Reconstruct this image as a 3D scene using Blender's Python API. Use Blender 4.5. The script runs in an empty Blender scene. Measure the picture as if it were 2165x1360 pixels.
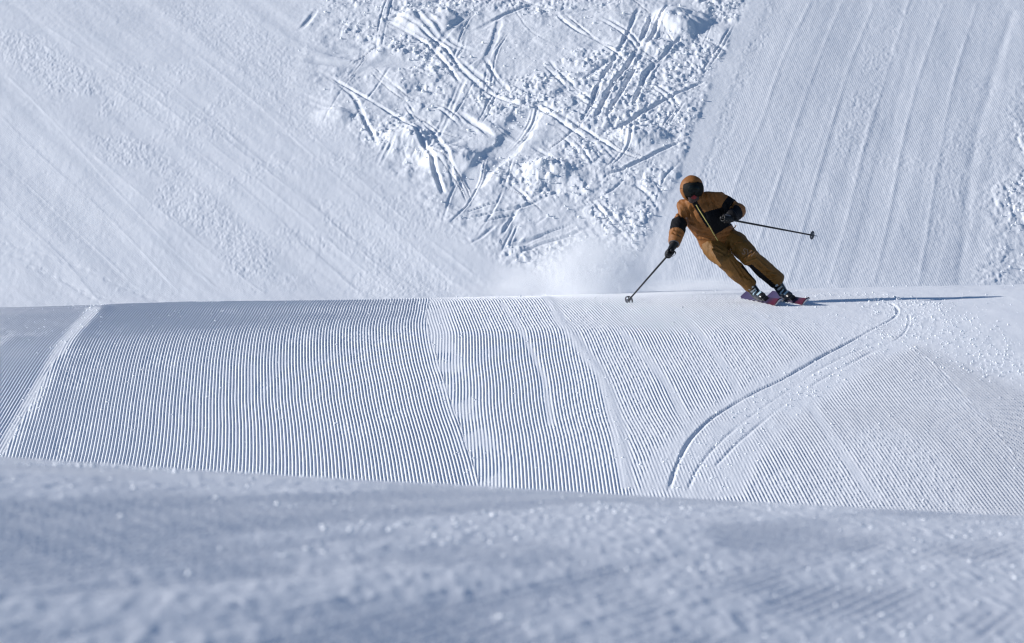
import bpy, bmesh, math, random
import numpy as np
from mathutils import Vector, Matrix

# ------------------------------------------------------------------ camera, sky, sun, exposure
W, Hh, FPX = 2165.0, 1360.0, 12028.0          # photo size, focal length in photo pixels
PITCH = 0.10                                   # camera looks up the hill
CAMZ = 1.3
SUN_EL, SUN_BACK = math.radians(21.0), math.radians(-4.0)
SUN_FROM = Vector((-math.cos(SUN_EL)*math.cos(SUN_BACK), math.cos(SUN_EL)*math.sin(SUN_BACK), math.sin(SUN_EL)))

scene = bpy.context.scene
col = scene.collection
cam_d = bpy.data.cameras.new('camera'); cam = bpy.data.objects.new('camera', cam_d); col.objects.link(cam)
cam.location = (0, 0, CAMZ); cam.rotation_euler = (math.pi/2 + PITCH, 0, 0)
cam_d.sensor_width = 36; cam_d.lens = 200; cam_d.clip_start = 0.1; cam_d.clip_end = 3000
cam_d.dof.use_dof = True; cam_d.dof.focus_distance = 63.5; cam_d.dof.aperture_fstop = 9.0
scene.camera = cam

world = bpy.data.worlds.new('World'); scene.world = world; world.use_nodes = True
wn = world.node_tree.nodes; wl = world.node_tree.links
sky = wn.new('ShaderNodeTexSky'); sky.sky_type = 'NISHITA'; sky.sun_disc = False
sky.sun_elevation = SUN_EL; sky.sun_rotation = math.atan2(SUN_FROM.x, SUN_FROM.y); sky.altitude = 1800; sky.air_density = 1.0; sky.dust_density = 0.0; sky.ozone_density = 4.0
bg = wn['Background']; bg.inputs['Strength'].default_value = 0.09
wl.new(sky.outputs['Color'], bg.inputs['Color'])

sun_d = bpy.data.lights.new('sun', 'SUN'); sun = bpy.data.objects.new('sun', sun_d); col.objects.link(sun)
sun_d.energy = 4.2; sun_d.angle = math.radians(0.7); sun_d.color = (1.0, 0.965, 0.93)
sun.rotation_euler = SUN_FROM.to_track_quat('Z', 'Y').to_euler(); sun.location = (-60, 60, 60)

vs = scene.view_settings
vs.view_transform = 'Standard'; vs.look = 'None'; vs.exposure = 0.25; vs.gamma = 1.0; vs.use_curve_mapping = False
scene.cycles.filter_width = 1.3; scene.cycles.max_bounces = 14; scene.cycles.diffuse_bounces = 4; scene.cycles.volume_bounces = 12

# ------------------------------------------------------------------ helpers
def tag(o, label=None, cat=None, group=None, kind=None):
    if label: o['label'] = label
    if cat: o['category'] = cat
    if group: o['group'] = group
    if kind: o['kind'] = kind
    return o

def mesh_np(name, verts, faces, mat=None, parent=None, smooth=True, attrs=None):
    """verts (n,3), faces (m,k) with constant k"""
    verts = np.asarray(verts, np.float32); faces = np.asarray(faces, np.int32)
    me = bpy.data.meshes.new(name)
    n, (m, k) = len(verts), faces.shape
    me.vertices.add(n); me.vertices.foreach_set('co', verts.ravel())
    me.loops.add(m*k); me.loops.foreach_set('vertex_index', faces.ravel())
    me.polygons.add(m)
    me.polygons.foreach_set('loop_start', np.arange(0, m*k, k, dtype=np.int32))
    me.polygons.foreach_set('use_smooth', np.full(m, smooth, bool))
    if attrs:
        for an, av in attrs.items():
            a = me.attributes.new(an, 'FLOAT', 'POINT'); a.data.foreach_set('value', np.asarray(av, np.float32).ravel())
    me.update(calc_edges=True)
    o = bpy.data.objects.new(name, me); col.objects.link(o)
    if mat: me.materials.append(mat)
    if parent: o.parent = parent
    return o

def grid_faces(nr, nc):
    i = np.arange(nr*nc, dtype=np.int32).reshape(nr, nc)
    return np.stack([i[:-1, :-1], i[:-1, 1:], i[1:, 1:], i[1:, :-1]], -1).reshape(-1, 4)

def _h(ix, iy, seed):
    n = (ix*374761393 + iy*668265263 + seed*1442695041) & 0xFFFFFFFF
    n = ((n ^ (n >> 13))*1274126177) & 0xFFFFFFFF
    n = ((n ^ (n >> 16))*2246822519) & 0xFFFFFFFF
    return ((n ^ (n >> 15)) & 0xFFFF)/65535.0

def vnoise(x, y, seed=0):
    fx, fy = np.floor(x), np.floor(y)
    ix, iy = fx.astype(np.int64), fy.astype(np.int64)
    tx, ty = x-fx, y-fy
    tx = tx*tx*(3-2*tx); ty = ty*ty*(3-2*ty)
    a = _h(ix, iy, seed); b = _h(ix+1, iy, seed); c = _h(ix, iy+1, seed); d = _h(ix+1, iy+1, seed)
    return (a+(b-a)*tx) + ((c+(d-c)*tx)-(a+(b-a)*tx))*ty

def fbm(x, y, seed=0, octv=4, gain=0.5):
    s = 0; amp = 1; tot = 0
    for k in range(octv):
        s = s + amp*vnoise(x*2**k+17.3*k, y*2**k-9.1*k, seed+k); tot += amp; amp *= gain
    return s/tot

def sstep(a, b, x):
    t = np.clip((x-a)/(b-a), 0, 1); return t*t*(3-2*t)

# ------------------------------------------------------------------ terrain: one height function for the whole hill
_yy = np.arange(-60, 420, 0.05)
def _prof(pts):
    s = np.interp(_yy, [p[0] for p in pts], [p[1] for p in pts])
    h = np.concatenate([[0], np.cumsum(0.5*(s[1:]+s[:-1])*0.05)])
    return h
_hump = _prof([(-60, .21), (58.5, .21), (60.5, .180), (64.5, .157), (67.4, .108), (70.5, .03), (74.5, .05), (79.5, .43), (110, .43), (170, .40), (420, .25)])
_hump = _hump - np.interp(60.0, _yy, _hump) + 0.0985*60.0
def H(x, y):
    """ground height above the camera's own height"""
    t = y-24.0
    tilt = np.interp(y, [0, 11, 19, 24, 34], [.19, .17, .085, .056, .05])
    fg = 1.69+.0705*t-.00225*t*t - tilt*x
    side = np.interp(y, [40, 55, 68, 80, 95], [.015, .0245, .0245, .0, .0])
    hp = np.interp(y, _yy, _hump) + side*x
    hp = hp - .075*np.log1p(np.exp(np.clip((x-3.2)*1.5, -30, 30)))/1.5*sstep(76, 82, y)
    hp = hp + 0.05*(fbm(x*.16+3, y*.12, 5, 2)-.5)*sstep(50, 60, y)
    d = fg-hp
    k = 0.12
    return hp + 0.5*(d+np.sqrt(d*d+k*k))

def ground(px, py, y0, y1):
    """photo pixel -> point on the smooth hill between depths y0 and y1"""
    Y = np.arange(y0, y1, 0.03)
    f = np.array([0, math.cos(PITCH), math.sin(PITCH)]); u = np.array([0, -math.sin(PITCH), math.cos(PITCH)])
    out = []
    for a, b in zip(np.atleast_1d(px), np.atleast_1d(py)):
        dx = (a-W/2)/FPX; dz = (Hh/2-b)/FPX
        d = np.array([dx, 0, 0])+f+u*dz
        X = d[0]/d[1]*Y; Z = d[2]/d[1]*Y
        hit = np.nonzero(H(X, Y) >= Z)[0]
        k = hit[0] if len(hit) else len(Y)-1
        out.append((X[k], Y[k]))
    return np.array(out)

def gpoly(pts, y0, y1):
    p = np.array(pts, float); return ground(p[:, 0], p[:, 1], y0, y1)
MID = (44.0, 67.6); BACK = (74.0, 112.0)

def seg_dist(x, y, poly, reach):
    """distance to a polyline and the parameter along it; inf beyond reach"""
    best = np.full(x.shape, np.inf); side = np.zeros(x.shape); par = np.zeros(x.shape); L = 0.0
    for (ax, ay), (bx, by) in zip(poly[:-1], poly[1:]):
        l = math.hypot(bx-ax, by-ay)
        if l < 1e-6: continue
        m = (x > min(ax, bx)-reach) & (x < max(ax, bx)+reach) & (y > min(ay, by)-reach) & (y < max(ay, by)+reach)
        if m.any():
            xx, yy = x[m]-ax, y[m]-ay
            ux, uy = (bx-ax)/l, (by-ay)/l
            t = np.clip(xx*ux+yy*uy, 0, l)
            d = np.hypot(xx-t*ux, yy-t*uy)
            upd = d < best[m]
            bb = best[m]; bb[upd] = d[upd]; best[m] = bb
            ss = side[m]; ss[upd] = np.sign(xx*uy-yy*ux)[upd]; side[m] = ss
            pp = par[m]; pp[upd] = L+t[upd]; par[m] = pp
        L += l
    return best, side, par

def smooth_line(poly, n=6):
    """Catmull-Rom resample"""
    p = np.vstack([2*poly[0]-poly[1], poly, 2*poly[-1]-poly[-2]]); out = []
    for i in range(1, len(p)-2):
        for t in np.linspace(0, 1, n, endpoint=False):
            out.append(0.5*((2*p[i])+(-p[i-1]+p[i+1])*t+(2*p[i-1]-5*p[i]+4*p[i+1]-p[i+2])*t*t+(-p[i-1]+3*p[i]-3*p[i+1]+p[i+2])*t**3))
    out.append(p[-2]); return np.array(out)

def in_poly_sd(x, y, poly):
    """signed distance to polygon, positive inside"""
    p = np.vstack([poly, poly[:1]])
    d = np.full(x.shape, 1e9); ins = np.zeros(x.shape, bool)
    for (ax, ay), (bx, by) in zip(p[:-1], p[1:]):
        l2 = (bx-ax)**2+(by-ay)**2
        t = np.clip(((x-ax)*(bx-ax)+(y-ay)*(by-ay))/max(l2, 1e-9), 0, 1)
        d = np.minimum(d, np.hypot(x-ax-t*(bx-ax), y-ay-t*(by-ay)))
        c = ((ay > y) != (by > y)) & (x < (bx-ax)*(y-ay)/((by-ay) if abs(by-ay) > 1e-9 else 1e-9)+ax)
        ins ^= c
    return np.where(ins, d, -d)

def groove(h, x, y, poly, width, depth, berm=.5, seed=0, flat=None, fade=.6, irr=0.0):
    """press a ski track into height h (in place); berm thrown up on the sides"""
    reach = width*4
    d, s, t = seg_dist(x, y, poly, reach)
    m = np.isfinite(d) & (d < reach)
    if not m.any(): return
    dd, tt, ssd = d[m], t[m], s[m]
    L = t[m].max()+1e-6
    e = np.clip(np.minimum(tt, L-tt)/fade, 0, 1) if fade else 1.0
    dd = np.abs(dd+ssd*.5*width*(fbm(tt*1.6, tt*0+seed, seed+2, 3)-.5)*2*irr)
    e = e*(1-irr*.75*sstep(.5, .68, vnoise(tt*1.1, tt*0+seed*1.7, seed+4)))
    w = width*(.85+.3*vnoise(tt*3, tt*0+seed, seed))
    prof = -depth*np.clip(1-(dd/w)**4, 0, 1)
    bm = berm*depth*np.exp(-((dd-w*1.5)/(w*.6))**2)*(.4+1.2*vnoise(tt*9+ssd*50, tt*0+seed*3, seed+7))
    base = h[m]
    if flat is not None: base = base*(1-e*flat*np.clip(1-(dd/(w*2))**2, 0, 1))
    h[m] = base + e*(prof+bm)

# ------------------------------------------------------------------ materials
def new_mat(name):
    m = bpy.data.materials.new(name); m.use_nodes = True
    nt = m.node_tree; b = nt.nodes['Principled BSDF']; return m, nt, b

def plain(name, c, rough=.6, metal=0, spec=.5, bump=0, bscale=300):
    m, nt, b = new_mat(name)
    b.inputs['Roughness'].default_value = rough; b.inputs['Metallic'].default_value = metal
    b.inputs['Specular IOR Level'].default_value = spec
    tc = nt.nodes.new('ShaderNodeTexCoord'); nz = nt.nodes.new('ShaderNodeTexNoise'); nz.inputs['Scale'].default_value = bscale*.2
    nz.inputs['Detail'].default_value = 3
    nt.links.new(tc.outputs['Object'], nz.inputs['Vector'])
    mx = nt.nodes.new('ShaderNodeMix'); mx.data_type = 'RGBA'
    mx.inputs['A'].default_value = (*[v*.8 for v in c], 1); mx.inputs['B'].default_value = (*[min(1, v*1.2) for v in c], 1)
    nt.links.new(nz.outputs['Fac'], mx.inputs['Factor']); nt.links.new(mx.outputs['Result'], b.inputs['Base Color'])
    if bump:
        n2 = nt.nodes.new('ShaderNodeTexNoise'); n2.inputs['Scale'].default_value = bscale; nt.links.new(tc.outputs['Object'], n2.inputs['Vector'])
        bp = nt.nodes.new('ShaderNodeBump'); bp.inputs['Distance'].default_value = bump; bp.inputs['Strength'].default_value = 1
        nt.links.new(n2.outputs['Fac'], bp.inputs['Height']); nt.links.new(bp.outputs['Normal'], b.inputs['Normal'])
    return m

def snow_mat(name, grain=.0016, gscale=55, comb=None):
    """white snow with a fine grain; comb=(dir_x per metre, pitch, height): tiller ribs where the attribute 'groom' says so"""
    m, nt, b = new_mat(name); N = nt.nodes.new; Lk = nt.links.new
    b.inputs['Roughness'].default_value = .75; b.inputs['Specular IOR Level'].default_value = .25
    geo = N('ShaderNodeNewGeometry')
    n0 = N('ShaderNodeTexNoise'); n0.inputs['Scale'].default_value = 1.3; n0.inputs['Detail'].default_value = 4
    Lk(geo.outputs['Position'], n0.inputs['Vector'])
    mx = N('ShaderNodeMix'); mx.data_type = 'RGBA'
    mx.inputs['A'].default_value = (.845, .87, .905, 1); mx.inputs['B'].default_value = (.89, .90, .925, 1)
    Lk(n0.outputs['Fac'], mx.inputs['Factor']); Lk(mx.outputs['Result'], b.inputs['Base Color'])
    n1 = N('ShaderNodeTexNoise'); n1.inputs['Scale'].default_value = gscale; n1.inputs['Detail'].default_value = 3; n1.inputs['Roughness'].default_value = .6
    Lk(geo.outputs['Position'], n1.inputs['Vector'])
    hm = N('ShaderNodeMath'); hm.operation = 'MULTIPLY'; hm.inputs[1].default_value = grain*2
    Lk(n1.outputs['Fac'], hm.inputs[0]); height = hm.outputs[0]
    if comb:
        at = N('ShaderNodeAttribute'); at.attribute_name = 'comb_u'
        am = N('ShaderNodeAttribute'); am.attribute_name = 'groom'
        f = N('ShaderNodeMath'); f.operation = 'MULTIPLY'; f.inputs[1].default_value = 2*math.pi/comb[0]; Lk(at.outputs['Fac'], f.inputs[0])
        s = N('ShaderNodeMath'); s.operation = 'SINE'; Lk(f.outputs[0], s.inputs[0])
        s2 = N('ShaderNodeMath'); s2.operation = 'MULTIPLY'; Lk(s.outputs[0], s2.inputs[0]); Lk(am.outputs['Fac'], s2.inputs[1])
        s3 = N('ShaderNodeMath'); s3.operation = 'MULTIPLY_ADD'; s3.inputs[1].default_value = comb[1]; Lk(s2.outputs[0], s3.inputs[0]); Lk(height, s3.inputs[2])
        height = s3.outputs[0]
    bp = N('ShaderNodeBump'); bp.inputs['Strength'].default_value = 1; bp.inputs['Distance'].default_value = 1
    Lk(height, bp.inputs['Height']); Lk(bp.outputs['Normal'], b.inputs['Normal'])
    return m

SNOW = snow_mat('snow_piste'); SNOW_FG = snow_mat('snow_near', .003, 30); SNOW_BACK = snow_mat('snow_hillside', .002, 35, comb=(.036, .00055))
CLOD = snow_mat('snow_crumb', .002, 60)
rng = np.random.default_rng(7)

def lumps(name, pts, sizes, mat, seed=1, squash=.75):
    """crumbs of snow: jittered icosahedra joined in one mesh"""
    r = np.random.default_rng(seed)
    g = (1+5**.5)/2
    iv = np.array([(-1, g, 0), (1, g, 0), (-1, -g, 0), (1, -g, 0), (0, -1, g), (0, 1, g), (0, -1, -g), (0, 1, -g), (g, 0, -1), (g, 0, 1), (-g, 0, -1), (-g, 0, 1)], float)/1.9
    fi = np.array([(0, 11, 5), (0, 5, 1), (0, 1, 7), (0, 7, 10), (0, 10, 11), (1, 5, 9), (5, 11, 4), (11, 10, 2), (10, 7, 6), (7, 1, 8), (3, 9, 4), (3, 4, 2), (3, 2, 6), (3, 6, 8), (3, 8, 9), (4, 9, 5), (2, 4, 11), (6, 2, 10), (8, 6, 7), (9, 8, 1)])
    n = len(pts)
    j = iv[None]*(1+r.uniform(-.35, .35, (n, 12, 1)))
    a = r.uniform(0, 6.28, n); c, s = np.cos(a)[:, None], np.sin(a)[:, None]
    st = r.uniform(.7, 1.35, (n, 1))
    X = (j[:, :, 0]*c-j[:, :, 1]*s)*st; Y = (j[:, :, 0]*s+j[:, :, 1]*c)/st; Z = j[:, :, 2]*squash
    V = np.stack([X, Y, Z], -1)*np.asarray(sizes)[:, None, None] + np.asarray(pts)[:, None, :]
    F = fi[None]+12*np.arange(n)[:, None, None]
    return mesh_np(name, V.reshape(-1, 3), F.reshape(-1, 3), mat, smooth=True)

# ------------------------------------------------------------------ near snow roll (out of focus)
xs = np.concatenate([np.linspace(-14, -2.9, 24)[:-1], np.arange(-2.9, 2.9, .0068), np.linspace(2.9, 14, 24)[1:]])
ys = np.concatenate([np.linspace(-8, 9.5, 20)[:-1], np.arange(9.5, 27, .09), np.linspace(27.2, 44.3, 40)])
X, Y = np.meshgrid(xs, ys); Z = H(X, Y)+CAMZ
u = X-0.17*Y
def fg_rough(x, y):
    uu = x-.17*y
    return sstep(.38, .60, .6*fbm(uu*3.6, y*.05+4, 31, 3)+.4*fbm(x*2.6, y*.6, 34, 3))
rough = fg_rough(X, Y)
STK = gpoly([(-40, 1318), (300, 1290), (620, 1258), (1000, 1222)], 9.0, 24.0); dS = seg_dist(X, Y, STK, .5)[0]; stk = 1-sstep(.07, .20, np.where(np.isfinite(dS), dS, 9)); rough = np.maximum(rough, stk)
inb = (np.abs(X) < 2.95) & (Y > 9.3) & (Y < 27.5)
rib = .5+.5*np.cos(2*math.pi*(u+.02*fbm(X*.7, Y*.5, 33, 2))/.042)
dz = .0085*rib*(1-.8*rough)+.004*rough
dz += rough*(.005*np.maximum(0, fbm(X*36, Y*9, 35, 2)-.45)*2 + .002*fbm(X*40, Y*9, 36, 2))
dz += .011*(fbm(u*2.6, Y*.06, 39, 2)-.5)+.002*stk
Z = Z+np.where(inb, dz, .01)
FG = mesh_np('snow_foreground', np.stack([X, Y, Z], -1).reshape(-1, 3), grid_faces(*X.shape), SNOW_FG)
tag(FG, 'shaded blurred snow roll filling the bottom of the photo', 'snow', kind='structure')
n = 60000
px_ = rng.uniform(-2.9, 2.9, n); py_ = rng.uniform(10, 26.5, n)
rr = fg_rough(px_, py_)
keep = rng.uniform(0, 1, n) < (.010+.36*rr**2); px_, py_ = px_[keep], py_[keep]
sz = .003+.009*rng.uniform(0, 1, len(px_))**4
o = lumps('snow_crumbs', np.stack([px_, py_, H(px_, py_)+CAMZ+.004], -1), sz, CLOD, 11)
tag(o, 'loose snow crumbs scattered over the blurred near roll', 'snow crumbs', kind='stuff')

# ------------------------------------------------------------------ groomed roller in the middle
a_in = np.linspace(-.098, .098, 2000)
aa = np.concatenate([np.linspace(-.5, -.099, 60), a_in, np.linspace(.099, .5, 60)])
ys = np.concatenate([np.arange(43.6, 45.4, .4), np.arange(45.6, 68.4, .092), np.linspace(68.7, 76.4, 14)])
A, Y = np.meshgrid(aa, ys); X = A*Y
S1 = gpoly([(212, 646), (185, 672), (145, 715), (95, 800), (45, 890), (0, 975)], *MID)
S2 = gpoly([(915, 627), (900, 660), (905, 700), (935, 800), (972, 900), (1015, 1030)], *MID)
S3 = gpoly([(1150, 622), (1185, 680), (1230, 740), (1275, 800), (1305, 900), (1328, 1035)], *MID)
S4 = gpoly([(1860, 690), (1985, 780), (2080, 880), (2165, 990)], *MID)
def seam_x(S, y):
    o_ = np.argsort(S[:, 1]); return np.interp(y, S[o_, 1], S[o_, 0])
def ext(S, y):
    s = S[np.argsort(S[:, 1])]
    lo = s[0, 0]+(y-s[0, 1])*(s[1, 0]-s[0, 0])/(s[1, 1]-s[0, 1]); hi = s[-1, 0]+(y-s[-1, 1])*(s[-1, 0]-s[-2, 0])/max(.3, (s[-1, 1]-s[-2, 1]))
    return np.where(y < s[0, 1], lo, np.where(y > s[-1, 1], s[-1, 0], np.interp(y, s[:, 1], s[:, 0])))
x1, x2, x3, x4 = ext(S1, Y), ext(S2, Y), ext(S3, Y), ext(S4, Y)
PITCHR = .0312
def bend(lo, hi, y): 
    t = (y-60.0)/1.0
    return lo*(y-60)+(hi-lo)*1.0*np.logaddexp(0, t*2)/2
wob = .010*(fbm(X*.35, Y*.45, 51, 2)-.5)*2 + .05*(fbm(X*.05+9, Y*.22, 52, 2)-.5)
us = [X-bend(-.012, .012, Y), X-bend(-.046, -.008, Y), X-bend(-.012, -.036, Y), X-bend(-.034, -.056, Y), X-bend(-.062, -.07, Y)]
u = np.where(X < x1, us[0], np.where(X < x2, us[1], np.where(X < x3, us[2], np.where(X < x4, us[3], us[4]))))+wob
rib = .5+.5*np.cos(2*math.pi*u/PITCHR); rib = rib**.85*(.95+.10*_h(np.floor(u/PITCHR+.5).astype(np.int64), (Y*.35).astype(np.int64)*0, 77))*(.90+.2*fbm(X*.8, Y*.3, 78, 2))
# where the ribs are broken into crumbs
cr = fbm(X*1.2, Y*.28, 61, 3)
z2 = sstep(0, .25, X-x2)*(1-sstep(-.1, .2, X-x4))
broken = z2*sstep(.43, .64, cr)*.42
broken = np.maximum(broken, .4*sstep(.66, .76, fbm(X*2.5, Y*.5, 62, 3)))
amp = np.where(X < x1, .62, np.where(X < x2, 1.0, .76))
NB = fbm(X*4, Y*.9, 63, 3)
def band(S, half, soft, strength):
    d, s, t = seg_dist(X, Y, S, half+soft+.05); return strength*(1-sstep(half, half+soft, np.where(np.isfinite(d), d, 9)+.5*half*(NB-.5)))*(.45+.55*sstep(.30, .55, NB))
smooth = band(S1, .035, .10, .7)
smooth = np.maximum(smooth, band(S2+[.08, 0], .07, .26, .65)); smooth = np.maximum(smooth, band(S3, .035, .07, .9))
for S, hw in ((gpoly([(1310, 700), (1375, 770), (1425, 835), (1450, 900)], *MID), .05), (gpoly([(1430, 660), (1490, 720), (1540, 790), (1560, 830)], *MID), .05),
              (gpoly([(1060, 640), (1110, 720), (1150, 800), (1165, 900)], *MID), .03), (gpoly([(1560, 640), (1640, 700), (1700, 750)], *MID), .04),
              (gpoly([(1700, 840), (1760, 930), (1850, 1060)], *MID), .05)):
    smooth = np.maximum(smooth, band(S, hw*.4, .05, .8))
RS = gpoly([(1700, 601), (1740, 620), (1800, 640), (1860, 690), (1960, 735), (2060, 780), (2190, 830), (2190, 592)], *MID)
RS = np.vstack([RS[:-1], [(7.5, 60.5), (8.5, 72), (3.2, 72)]])
sd = in_poly_sd(X, Y, RS); rzone = sstep(-.35, .35, sd)
smooth = np.maximum(smooth, .93*rzone)
S5 = gpoly([(1900, 640), (1990, 690), (2080, 750), (2180, 800)], *MID)
crumbR = band(S5, .18, .5, 1.)
# the turn carved by the skis
T = [smooth_line(gpoly(p, *MID)) for p in (
    [(1412, 1046), (1432, 985), (1462, 930), (1510, 883), (1580, 840), (1660, 800), (1745, 752), (1800, 722), (1850, 694), (1888, 674), (1898, 658), (1886, 644), (1850, 633)],
    [(1450, 1046), (1478, 990), (1520, 940), (1580, 888), (1650, 838), (1730, 785), (1800, 750), (1870, 716), (1908, 688)],
    [(1500, 1000), (1560, 940), (1630, 880), (1720, 815), (1800, 770), (1880, 728), (1915, 700), (1922, 672), (1905, 648), (1880, 636), (1840, 627), (1780, 624), (1715, 627)])]
path = T[1]
pz = np.zeros_like(X)
for t_, hw in ((T[0], .05), (T[1], .34), (T[2], .16)): pz = np.maximum(pz, band(t_, hw, .25, .95))
smooth = np.maximum(smooth, pz*.9)
TZ = in_poly_sd(X, Y, gpoly([(1700, 625), (1880, 632), (1915, 660), (1890, 700), (1800, 735), (1740, 745), (1700, 690), (1640, 645)], *MID))
smooth = np.maximum(smooth, .7*sstep(-.2, .3, TZ))
fine = fbm(X*34, Y*6.5, 71, 2)
dz = .0155*amp*rib*(1-smooth)*(1-broken*(.15+.75*sstep(.35, .6, fine))) + .004*smooth
dz += (broken*(1-.6*smooth)+.40*pz+.7*crumbR+.35*sstep(-.2, .3, TZ))*.0040*np.maximum(0, fine-.42)*2.2
dz += .0035*(fbm(X*10, Y*2.5, 74, 2)-.5) + .010*rzone*(fbm(X*3, Y*1.0, 75, 3)-.5)
dz += .03*(fbm(X*.5, Y*.3, 73, 3)-.5)
groove(dz, X, Y, T[0], .020, .009, .30, 5, .6, .9, .4)
groove(dz, X, Y, T[1], .013, .0025, .3, 6, .4, .6, .8)
groove(dz, X, Y, T[2], .016, .0032, .5, 7, .4, .6, .8)
d3 = seg_dist(X, Y, S3, .3)[0]; dz += .003*np.exp(-(np.where(np.isfinite(d3), d3, 9)/.045)**2)
inb = (np.abs(A) < .0985) & (Y > 45.5) & (Y < 68.45)
Z = H(X, Y)+CAMZ+np.where(inb, dz, .006)
MIDO = mesh_np('groomed_piste', np.stack([X, Y, Z], -1).reshape(-1, 3), grid_faces(*X.shape), SNOW)
tag(MIDO, 'groomed snow roller combed into fine parallel ribs under the skier', 'ski piste', kind='structure')
MIDZ = (X.copy(), Y.copy(), Z.copy())
# loose crumbs along the ski tracks and on the right shoulder
pts = []
for t_, k, sp in ((T[1], 300, .16), (T[2], 500, .16), (T[0], 80, .12), (S5, 1300, .35), (S1, 160, .05), (S2, 100, .1), (S3, 60, .04)):
    q = rng.uniform(0, len(t_)-1.001, k); i = q.astype(int); f = (q-i)[:, None]
    p = t_[i]*(1-f)+t_[i+1]*f + rng.normal(0, 1, (k, 2))*[sp, sp*1.3]; pts.append(p)
pts.append(np.stack([rng.uniform(-6, 6, 900), rng.uniform(46, 67, 900)], -1))
p = np.vstack(pts); p = p[(p[:, 1] > 45.6) & (p[:, 1] < 68)]
sz = .004+.010*rng.uniform(0, 1, len(p))**3
o = lumps('snow_crumbs', np.stack([p[:, 0], p[:, 1], H(p[:, 0], p[:, 1])+CAMZ+.012], -1), sz, CLOD, 12)
tag(o, 'small snow crumbs along the carved tracks on the ribbed roller', 'snow crumbs', kind='stuff')
del A, dz, rib, us, broken, smooth

# ------------------------------------------------------------------ hillside behind: two groomed runs and the cut-up wedge between
a_in = np.linspace(-.0975, .0975, 1330)
aa = np.concatenate([np.linspace(-.6, -.099, 50), a_in, np.linspace(.099, .6, 50)])
ys = np.concatenate([np.linspace(76, 77.6, 6), np.arange(77.7, 100.6, .048), np.linspace(101, 140, 16), np.linspace(145, 400, 20)])
A, Y = np.meshgrid(aa, ys); X = A*Y
inb = (np.abs(A) < .0985) & (Y > 77.6) & (Y < 100.7)
def bl(pts): return gpoly(pts, *BACK)
wedge = bl([(700, -60), (660, 40), (625, 110), (665, 190), (720, 260), (800, 320), (885, 400), (950, 460), (1010, 510), (1075, 552), (1120, 570), (1200, 600), (1330, 600), (1372, 500), (1420, 400), (1465, 280), (1520, 150), (1570, 40), (1600, -60)])
sdw = in_poly_sd(X, Y, wedge)+.5*(fbm(X*1.6, Y*.8, 101, 3)-.5)
lf = 1-sstep(-1.5, 1.5, X-np.interp(Y, *(lambda q: (q[np.argsort(q[:, 1]), 1], q[np.argsort(q[:, 1]), 0]))(bl([(1130, 0), (1130, 300), (1200, 560)]))))
wm = sstep(-.10-.35*lf, .22+.12*lf, sdw)
rpoly = bl([(2170, 120), (2138, 180), (2128, 300), (2150, 345), (2090, 400), (2085, 480), (2070, 560), (2075, 597), (2300, 597), (2300, 100)])
sdr = in_poly_sd(X, Y, rpoly)+.4*(fbm(X*1.6, Y*.8, 102, 3)-.5); rm = .7*sstep(-.2, .3, sdr)
ch = np.maximum(wm, rm)
# wind and skier chopped snow
big = fbm(X*1.15, Y*.55, 111, 3); hum = fbm(X*2.9, Y*1.5, 112, 3); clod = fbm(X*9, Y*4.6, 113, 2); fine = fbm(X*20, Y*9, 114, 2)
patch = sstep(.38, .62, fbm(X*.8+5, Y*.5, 115, 3))
spots = np.zeros_like(X)
for (gx, gy), r_ in zip(bl([(900, 310), (960, 360), (900, 45), (770, 120), (1130, 370), (1430, 60), (1300, 130), (860, 170), (1040, 470), (1350, 280)]), (1.0, .8, .8, .8, .6, .8, .6, .6, .6, .5)):
    spots = np.maximum(spots, np.exp(-((X-gx)**2+((Y-gy)*.6)**2)/r_**2))
hf_ = .25+.75*np.clip(spots*1.3, 0, 1)
crust = fbm(X*9, Y*4.4, 116, 3); crust = sstep(.46, .54, crust)                  # broken crust: small plates with steep sides
dz = ch*(.06*(big-.5)+.13*(hum-.5)*hf_ + .017*crust*(.35+patch) + .048*np.maximum(0, clod-.45)*(.2+patch) + .034*(fine-.5)*(.4+patch))
Z5 = lambda l: [(600+a/2.125, b/2.125) for a, b in l]
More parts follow.
